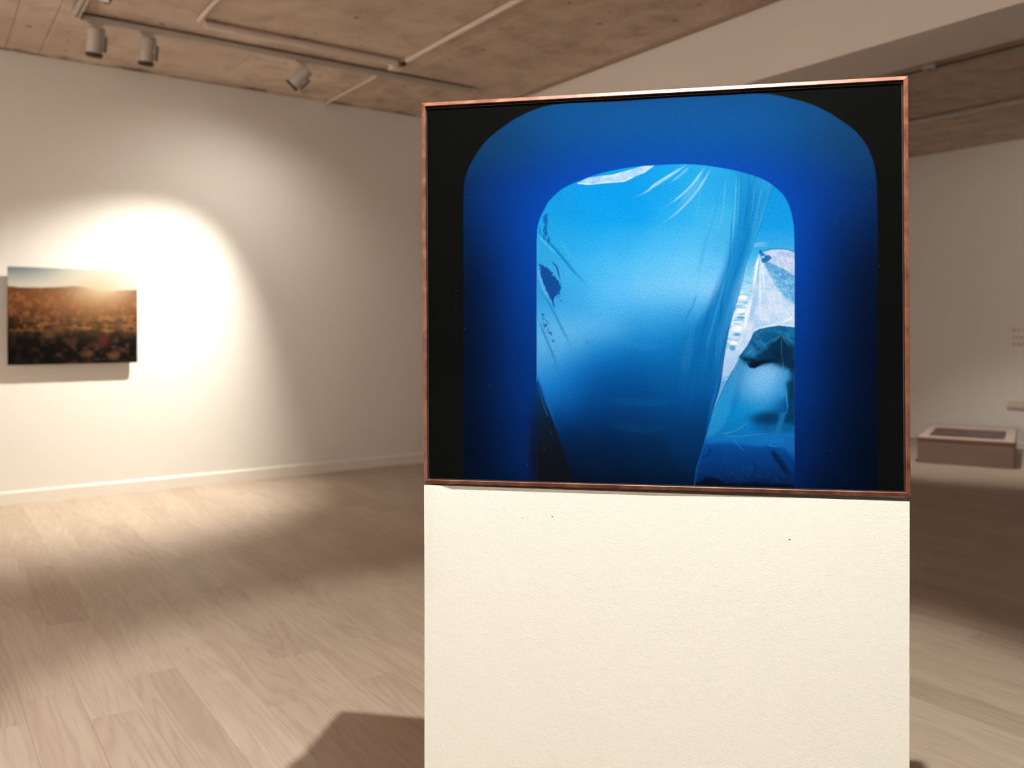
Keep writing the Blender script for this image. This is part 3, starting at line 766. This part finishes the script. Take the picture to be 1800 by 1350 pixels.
    # small dust specks on the print
    rs = np.random.RandomState(5)
    for _ in range(26):
        px, py = rs.uniform(800, 1560), rs.uniform(220, 840)
        img = over(img, blob(x, y, px, py, .9, 1.1, 2), (110, 135, 160), .22)
    return img

def grid_print(name, x0, x1, z0, z1, ydep, nx, nz, colour_fn, parent, mat, thick=.0):
    xs = np.linspace(x0, x1, nx); zs = np.linspace(z0, z1, nz)
    XX, ZZ = np.meshgrid(xs, zs); n = nx * nz
    me = bpy.data.meshes.new(name)
    co_ = np.zeros((n, 3), np.float32); co_[:, 0] = XX.ravel(); co_[:, 1] = ydep; co_[:, 2] = ZZ.ravel()
    i = np.arange(nx - 1)[None, :] + np.arange(nz - 1)[:, None] * nx
    q = np.stack([i, i + 1, i + 1 + nx, i + nx], -1).reshape(-1, 4)
    me.vertices.add(n); me.vertices.foreach_set('co', co_.ravel())
    me.loops.add(q.size); me.loops.foreach_set('vertex_index', q.ravel().astype(np.int32))
    me.polygons.add(len(q)); me.polygons.foreach_set('loop_start', np.arange(0, q.size, 4, dtype=np.int32))
    me.update(calc_edges=True)
    col = np.ones((n, 4), np.float32); col[:, :3] = np.clip(colour_fn(XX.ravel(), ZZ.ravel()), 0, 1)
    ca = me.color_attributes.new('ink', 'FLOAT_COLOR', 'POINT'); ca.data.foreach_set('color', col.ravel())
    return link(name, me, parent, mat)

ct, st_ = math.cos(TILT), math.sin(TILT)
PDEP = .0048
def print_colour(lx, lz):
    # print metres -> the picture units in which the image was measured
    hx = lx * ct - lz * st_; hz = lx * st_ + lz * ct
    X = P0[0] + ax[0] * hx - ax[1] * PDEP; Z = P0[1] + ax[1] * hx + ax[0] * PDEP
    px = 900 + FPX * X / Z; py = HORIZON + FPX * (EYE - (ZB + hz)) / Z
    c = artwork(px, py)
    k = (.79 + .46 * np.clip((py - 180) / 680, 0, 1))[:, None]  # lamp falloff offset put into the ink: darker top, lighter bottom
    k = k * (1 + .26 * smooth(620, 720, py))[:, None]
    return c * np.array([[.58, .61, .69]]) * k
GAP = .0022
GT, GB_ = .0040, .0009
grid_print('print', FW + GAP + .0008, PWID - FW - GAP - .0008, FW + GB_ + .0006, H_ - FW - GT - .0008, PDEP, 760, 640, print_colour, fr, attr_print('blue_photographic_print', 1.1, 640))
# the print's mounting board, with a thin grey rim all round it
bx_, by_ = (FW + GAP, PWID - FW - GAP), (FW + GB_, H_ - FW - GT)
box('mounting_board', (bx_[0], bx_[1], PDEP + .0005, .0155, by_[0], by_[1]), M_BLACK, fr)
bm = bmesh.new()
w = .0009
o_ = [(bx_[0], by_[0]), (bx_[1], by_[0]), (bx_[1], by_[1]), (bx_[0], by_[1])]
i_ = [(bx_[0] + w, by_[0] + w), (bx_[1] - w, by_[0] + w), (bx_[1] - w, by_[1] - w), (bx_[0] + w, by_[1] - w)]
V_ = [[bm.verts.new((x, PDEP - dy, z)) for x, z in q] for q, dy in ((o_, -.0004), (o_, .0004), (i_, .0008), (i_, -.0004))]
for A_, B_ in zip(V_, V_[1:] + V_[:1]):
    for k in range(4): bm.faces.new((A_[k], A_[(k + 1) % 4], B_[(k + 1) % 4], B_[k]))
bmesh.ops.recalc_face_normals(bm, faces=bm.faces[:])
link('board_rim', mesh(bm, 'board_rim'), fr, plain('grey_board_rim', (.10, .10, .11), .5, .3))

# ------------------------------------------------------------------ landscape photograph on the long wall
LX0, LX1, LZ0, LZ1, LD = .679, 1.738, 1.232, 2.095, .085
lp = empty('wall_photograph', (LX0, V1 - LD, LZ0))
tag(lp, 'unframed photo panel of low sun over a brown field, hung on long white wall', 'photo')
LW, LH = LX1 - LX0, LZ1 - LZ0
box('panel', (0, LW, .002, .022, 0, LH), plain('panel_edge', (.05, .045, .04), .5, .3), lp, bev=.0008)
box('wall_spacer', (.12, LW - .12, .0225, LD - .0005, .12, LH - .12), M_DARKMETAL, lp)
def landscape(lx, lz):
    u = lx / LW; v = 1 - lz / LH
    n = fbm(u * 14, v * 14, 5); nn = fbm(u * 40, v * 30, 9); ns = fbm(u * 8, v * 40, 15)
    sky = grad(v + .04 * (u - .3), [(0, (150, 165, 180)), (.06, (186, 196, 200)), (.14, (226, 228, 216)), (.2, (250, 246, 226))])
    sky = over(sky, smooth(.1, .62, u), (255, 255, 246), .92)
    g = grad(v + .08 * (n - .5), [(.19, (96, 68, 48)), (.25, (132, 82, 52)), (.35, (134, 78, 48)), (.45, (112, 64, 40)), (.53, (100, 62, 40)), (.60, (62, 44, 30)), (.70, (32, 30, 24)), (.82, (18, 18, 16)), (1, (26, 20, 18))])
    g = over(g, smooth(.5, .72, nn) * smooth(.62, .36, np.abs(v - .42) * 2), (188, 124, 76), .6)
    g = over(g, smooth(.5, .7, ns) * smooth(.45, .55, v) * smooth(.72, .6, v), (190, 128, 84), .65)
    g = over(g, smooth(.46, .34, n) * smooth(.3, .6, v), (22, 22, 18), .7)
    g = over(g, smooth(.50, .66, fbm(u * 24, v * 20, 33)) * smooth(.62, .8, v), (96, 66, 54), .6)
    g = over(g, blob(u, v, .05, .52, .05, .03), (10, 10, 10), .8)
    g = over(g, blob(u, v, .08, .9, .28, .26), (10, 11, 10), .8)
    for (p, w, a) in (([(.53, .60), (.52, .50), (.47, .44)], .006, .6), ([(.53, .60), (.56, .48), (.60, .42)], .005, .6), ([(.53, .60), (.49, .52), (.44, .50)], .004, .5), ([(.82, .62), (.80, .52), (.77, .46)], .004, .4)):
        g = over(g, 1 - smooth(w * .4, w * 1.8, seg_d(u, v, p, False)), (40, 28, 22), a)
    g = over(g, blob(u, v, .72, .76, .05, .07, 1.2), (130, 62, 52), .4)
    for (cx, cv, r) in ((.60, .53, .03), (.50, .55, .03), (.38, .62, .05), (.87, .60, .05), (.60, .90, .04), (.80, .91, .04), (.30, .70, .04)):
        g = over(g, blob(u, v, cx, cv, r, r * .8, 1.2), (176, 122, 76), .28)
    hz = .195 + .012 * np.sin(u * 9) + .012 * (fbm(u * 12, u * 0, 3) - .5) + .03 * blob(u, u * 0, .72, 0, .12, 1)
    k = smooth(-.01, .012, v - hz)[:, None]
    c = sky * (1 - k) + g * k
    c = over(c, blob(u, v, .70, .19, .19, .13), (255, 244, 220), .9)
    c = over(c, blob(u, v, .66, .30, .34, .24), (228, 176, 124), .5)
    return c * .52
grid_print('print', 0, LW, 0, LH, .0, 150, 124, landscape, lp, attr_print('landscape_print', 0, rough=.5, spec=.06))

# ------------------------------------------------------------------ track, conduits
TV = 7.345; TZ = CEIL
def track(name, axis, at, a, b, lab, z=TZ, w=.046, h=.062, parent=None):
    r = empty(name, (a, at, z) if axis == 'x' else (at, a, z))
    L = b - a
    rail = bmesh.new()
    hw = w / 2; pr = [(-hw, -.018), (-hw, -h), (-.006, -h), (-.006, -h + .022), (.006, -h + .022), (.006, -h), (hw, -h), (hw, -.018)]
    add_prism(rail, pr, axis, 0, L)
    link('rail', mesh(rail, 'rail'), r, M_TRACK)
    gp = bmesh.new(); add_prism(gp, [(-hw * .55, -.0179), (-hw * .55, -.0002), (hw * .55, -.0002), (hw * .55, -.0179)], axis, .01, L - .01)
    link('mounting_strip', mesh(gp, 'mounting_strip'), r, M_TRACK_IN)
    for (s0, s1) in ((-.012, -.0005), (L + .0005, L + .012)):
        bm = bmesh.new()
        if axis == 'x': add_box(bm, s0, s1, -hw - .002, hw + .002, -h - .002, -.010, bev=.002)
        else: add_box(bm, -hw - .002, hw + .002, s0, s1, -h - .002, -.010, bev=.002)
        link('end_cap', mesh(bm, 'end_cap'), r, M_PIPE)
    return tag(r, lab, 'light track')
track('lighting_track', 'x', TV, 1.065, 4.66, 'long white ceiling lighting track parallel to the long white wall, carrying three spotlights')
track('lighting_track', 'y', 1.03, 1.2, 7.31, 'short stretch of white lighting track at top left, running toward the viewer')
track('lighting_track', 'y', 7.85, V0 + .3, V1 - .3, 'dim white lighting track in right room, just past the white beam', w=.075, h=.055)

def pipe(name, p0, p1, r, lab, clips=(), mat=None):
    e = empty(name, p0)
    d = Vector(p1) - Vector(p0)
    bm = bmesh.new(); add_cyl(bm, (0, 0, 0), d, r, seg=20)
    link('tube', mesh(bm, 'tube', True), e, mat or M_PIPE)
    for t in clips:
        c = d * t; n = d.normalized(); bm = bmesh.new()
        add_cyl(bm, c - n * .012, c + n * .012, r + .003, seg=20)
        up = CEIL - p0[2]
        add_box(bm, c.x - .01, c.x + .01, c.y - .01, c.y + .01, c.z, up - .0005)
        link('clip', mesh(bm, 'clip'), e, M_PIPE)
    return tag(e, lab, 'conduit')
pipe('conduit', (3.65, 6.86, CEIL - .030), (3.65, -4.5, CEIL - .030), .024, 'thick white conduit crossing the concrete ceiling toward top centre', (.004, .2, .4, .6, .8))
pipe('conduit', (3.65, 8.725, CEIL - .0205), (3.65, 7.43, CEIL - .0205), .0155, 'thin white conduit from top of long wall to lighting track', (.3, .7))
pipe('conduit', (1.90, 6.955, CEIL - .037), (3.60, 6.955, CEIL - .037), .031, 'thick grey conduit lying beside the long lighting track', (.02, .5, .97))
pipe('conduit', (1.84, 6.93, CEIL - .022), (1.84, 1.5, CEIL - .022), .0175, 'thin pale conduit at top left, left of the thick conduit\'s end', (.03, .3, .6))
pipe('conduit', (9.60, V0 + .05, CEIL - .038), (9.60, V1 - .05, CEIL - .038), .032, 'grey conduit across dark ceiling of right room, nearest the wall text', (.1, .5, .9), M_TRACK)

jb = empty('junction_box', (3.66, 7.12, CEIL))
tag(jb, 'small white junction box where the conduits meet the lighting track', 'junction box')
box('box', (-.05, .05, -.09, .04, -.055, -.0005), M_PIPE, jb, bev=.006)
for (x, y) in ((-.03, -.11), (.025, -.125), (.0, .062)):
    bm = bmesh.new(); add_cyl(bm, (x, y - .022, -.028), (x, y + .022, -.028), .016, seg=16)
    link('cable_gland', mesh(bm, 'cable_gland', True), jb, M_DARKMETAL if y < 0 else M_PIPE)

# ------------------------------------------------------------------ spotlights
def spotlight(u, v, ztop, az, tilt, lab, lit=None, group=None, scale=1.0):
    """body hangs from the track; az = heading of the beam, tilt = angle off straight down"""
    r = empty('track_spotlight', (u, v, ztop))
    a = bmesh.new(); add_box(a, -.055, .055, -.016, .016, -.022, -.0005, bev=.004)
    link('track_adapter', mesh(a, 'track_adapter'), r, M_TRACK)
    d = Vector((math.sin(tilt) * math.cos(az), math.sin(tilt) * math.sin(az), -math.cos(tilt)))
    q = d.to_track_quat('Z', 'X').to_matrix().to_4x4()
    piv = Vector((0, 0, -.135)) ; L = .215 * scale; R = .058 * scale
    M = Matrix.Translation(piv - d * (L * .42)) @ q
    body = bmesh.new()
    add_lathe(body, [(0, 0), (R * .80, 0), (R * .96, .006), (R, .020), (R, L - .028), (R * .985, L - .026), (R * .985, L - .0245), (R * .88, L - .0245), (R * .80, L * .80), (0, L * .80)])
    body.transform(M)
    link('lamp_body', mesh(body, 'lamp_body', True), r, M_LAMP)
    ring = bmesh.new()
    add_lathe(ring, [(R * .9, L - .024), (R * 1.03, L - .024), (R * 1.05, L - .020), (R * 1.05, L), (R * .90, L), (R * .88, L - .024)])
    ring.transform(M); link('front_ring', mesh(ring, 'front_ring', True), r, M_LAMPD)
    lens = bmesh.new(); add_lathe(lens, [(R * .78, L * .815), (R * .5, L * .835), (0, L * .845)]); lens.transform(M)
    link('lens', mesh(lens, 'lens', True), r, M_GLOW if lit else M_LENS)
    # side arm and driver box on the right-hand side of the body
    side = Vector((cy, -sy, 0)); side = (side - d * side.dot(d)).normalized()
    o1 = piv + side * (R + .010)
    arm = bmesh.new()
    add_cyl(arm, (0, 0, -.022), (0, 0, -.045), .018, seg=16)
    add_cyl(arm, Vector((0, 0, -.040)), Vector((o1.x, o1.y, -.050)), .009, seg=12)
    add_cyl(arm, Vector((o1.x, o1.y, -.050)), o1 + d * .03, .010, seg=12)
    add_cyl(arm, o1 + d * .01, o1 + d * .01 - side * .016, .016, seg=16)
    link('arm', mesh(arm, 'arm', True), r, M_LAMP)
    drv = bmesh.new(); add_box(drv, -.007, .007, -.020, .020, -.055, .065, bev=.003)
    Md = Matrix.Translation(o1 + side * .012 + d * .02) @ Matrix(((side.x, d.cross(side).x, d.x, 0), (side.y, d.cross(side).y, d.y, 0), (side.z, d.cross(side).z, d.z, 0), (0, 0, 0, 1)))
    drv.transform(Md); link('driver_box', mesh(drv, 'driver_box'), r, M_LAMPG)
    tag(r, lab, 'spotlight', group)
    mouth = Vector((u, v, ztop)) + (M @ Vector((0, 0, L + .03)))
    if lit:
        add_light(r, mouth, lit.get('aim'), d, lit)
        if lit is WALL_LIGHT: add_light(r, mouth, WALL_SPILL['aim'], d, WALL_SPILL)
    return r

def add_light(parent, pos, aim, d, P):
    l = bpy.data.lights.new('spot_beam', 'SPOT')
    l.energy = P['power']; l.color = P['col']; l.spot_size = math.radians(P['cone']); l.spot_blend = P['blend']; l.shadow_soft_size = P['r']
    o = bpy.data.objects.new('spot_beam', l); C.objects.link(o)
    dirv = (Vector(aim) - Vector(pos)) if aim is not None else d
    o.location = pos; o.rotation_euler = dirv.to_track_quat('-Z', 'Y').to_euler()
    return o

ZT_ = CEIL - .062
def heading(u, v, aim):
    return math.atan2(aim[1] - v, aim[0] - u)
spotlight(1.17, TV, ZT_, math.radians(110), math.radians(9), 'cylindrical white track spotlight at far left, first on the long track')
spotlight(1.55, TV, ZT_, math.radians(110), math.radians(9), 'cylindrical white track spotlight, second from the left on the long track')
spotlight(2.84, TV, ZT_, math.radians(146), math.radians(46), 'tilted white track spotlight on the long track, aimed left at the wall', WALL_LIGHT)
spotlight(1.03, 6.045, ZT_, math.radians(175), math.radians(16), 'lit white spotlight at the top edge of the view, on the short track', FLOOR_LIGHT)
# the lamp that lights the framed photograph, above the frame of view
pa = .653 * PWID / 1.006; pn = -.813
Lc = (P0[0] + ax[0] * pa - ax[1] * pn, P0[1] + ax[1] * pa + ax[0] * pn)
lw_ = W(*Lc)
tgt = W(P0[0] + ax[0] * .50, P0[1] + ax[1] * .50)
PIC_LIGHT['aim'] = (tgt[0], tgt[1], 1.62)
add_light(None, (lw_[0], lw_[1], 3.75), PIC_LIGHT['aim'], None, PIC_LIGHT)
bw = W(4.3, 8.6); add_light(None, (bw[0], bw[1], 3.72), (*W(5.4, 10.0), 0), None, BENCH_LIGHT)
for (p, a, e, c) in FILL_SPOTS:
    add_light(None, p, a, None, dict(power=e, col=(1, .91, .81), cone=c, blend=1.0, r=.05))

# small round sensor beside the right-room track
sn = empty('ceiling_sensor', (7.73, 4.29, CEIL))
tag(sn, 'small round white ceiling sensor beside the right room\'s lighting track', 'sensor')
bm = bmesh.new(); add_lathe(bm, [(0, -.0005), (.055, -.0005), (.058, -.02), (.048, -.040), (.0, -.042)])
link('sensor_body', mesh(bm, 'sensor_body', True), sn, plain('sensor_white', (.85, .83, .80), .4, .4))
bm = bmesh.new(); add_lathe(bm, [(.026, -.042), (.024, -.052), (0, -.056)])
link('sensor_lens', mesh(bm, 'sensor_lens', True), sn, M_LAMPG)

# ------------------------------------------------------------------ display box in the right room
bx0 = W(4.696, 9.929); th = math.radians(-31.4)
bx1 = W(4.696 + math.cos(th), 9.929 + math.sin(th))
br = math.atan2(bx1[1] - bx0[1], bx1[0] - bx0[0])
BWD, BLN, BHT = .975, 1.62, .296
db = empty('display_box', (bx0[0], bx0[1], 0), br)
tag(db, 'low brown floor display box with a dark picture laid in its pale top', 'display box')
M_BOX = plain('box_brown_board', (.21, .145, .115), .6, .25, var=.18, scale=2.5)
M_TOP = plain('box_pale_top', (.62, .50, .44), .5, .3)
box('box_side', (.004, BWD - .004, .004, BLN - .004, 0, BHT - .021), M_BOX, db, bev=.003)
bm = bmesh.new()
for b in ((0, .10, 0, BLN), (BWD - .10, BWD, 0, BLN), (.10, BWD - .10, 0, .22), (.10, BWD - .10, BLN - .38, BLN)):
    add_box(bm, *b, BHT - .02, BHT)
link('top_surround', mesh(bm, 'top_surround'), db, M_TOP)
def edge_rim():
    bm = bmesh.new()
    for b in ((-.008, 0, -.008, BLN + .008), (BWD, BWD + .008, -.008, BLN + .008), (0, BWD, -.008, 0), (0, BWD, BLN, BLN + .008)):
        add_box(bm, *b, BHT - .020, BHT + .002)
    return mesh(bm, 'edge_rim')
link('edge_rim', edge_rim(), db, plain('box_dark_rim', (.24, .12, .09), .5, .3))
def inset(lx, lz):
    n = fbm(lx * 7, lz * 12, 8); m_ = fbm(lx * 20, lz * 25, 18)
    c = grad(n, [(.3, (56, 40, 40)), (.5, (84, 62, 62)), (.7, (112, 84, 82))])
    return over(c, smooth(.55, .7, m_), (130, 100, 96), .4)
pm = grid_print('inlaid_picture', .10, BWD - .10, .22, BLN - .38, 0, 60, 80, inset, db, attr_print('inlaid_print', 0, rough=.4, spec=.3))
pm.data.transform(Matrix(((1, 0, 0, 0), (0, 0, 1, 0), (0, 1, 0, BHT - .008), (0, 0, 0, 1)))); pm.data.update()

# ------------------------------------------------------------------ wall text and label ledge on the far right wall
def wall_pt(px, py):
    xr = (px - 900) / FPX
    Z = (U1) / (xr * cy + sy); X = xr * Z
    return W(X, Z)[1], EYE - (py - HORIZON) / FPX * Z
M_INK = plain('faded_wall_lettering', (.55, .48, .42), .8, .1)
tx = empty('wall_lettering', (U1, wall_pt(1780, 600)[0], 1.3))
tag(tx, 'three faint grey lines of wall text at the right edge of the photo', 'wall text')
rg = random.Random(3)
for k, py in enumerate((581, 593.5, 606)):
    v0, z0 = wall_pt(1780, py)
    bm = bmesh.new(); v = 0.0
    while v < 1.4:
        n = rg.randint(2, 8)
        for _ in range(n):       # strokes of letters too blurred to read
            w = rg.choice((.008, .022, .03)); h = rg.choice((.034, .034, .05))
            add_box(bm, -.0012, -.0002, -v - w, -v, 0, h); v += w + .012
        v += .028
    o = tag(link('text_line', mesh(bm, 'text_line'), tx, M_INK), kind='stuff')
    o.location = (0, 0, z0 - 1.3 - .017)
v0, z0 = wall_pt(1772, 711)
lb = empty('wall_label', (U1, v0, z0))
tag(lb, 'small pale olive label ledge low on the right wall, below the wall text', 'label')
box('label_card', (-.016, -.0005, -.55, 0, -.030, .055), plain('label_card_olive', (.66, .61, .49), .6, .2), lb, bev=.001)
box('label_ledge', (-.035, -.0005, -.55, 0, -.046, -.031), plain('ledge_brown', (.42, .35, .29), .6, .2), lb, bev=.001)
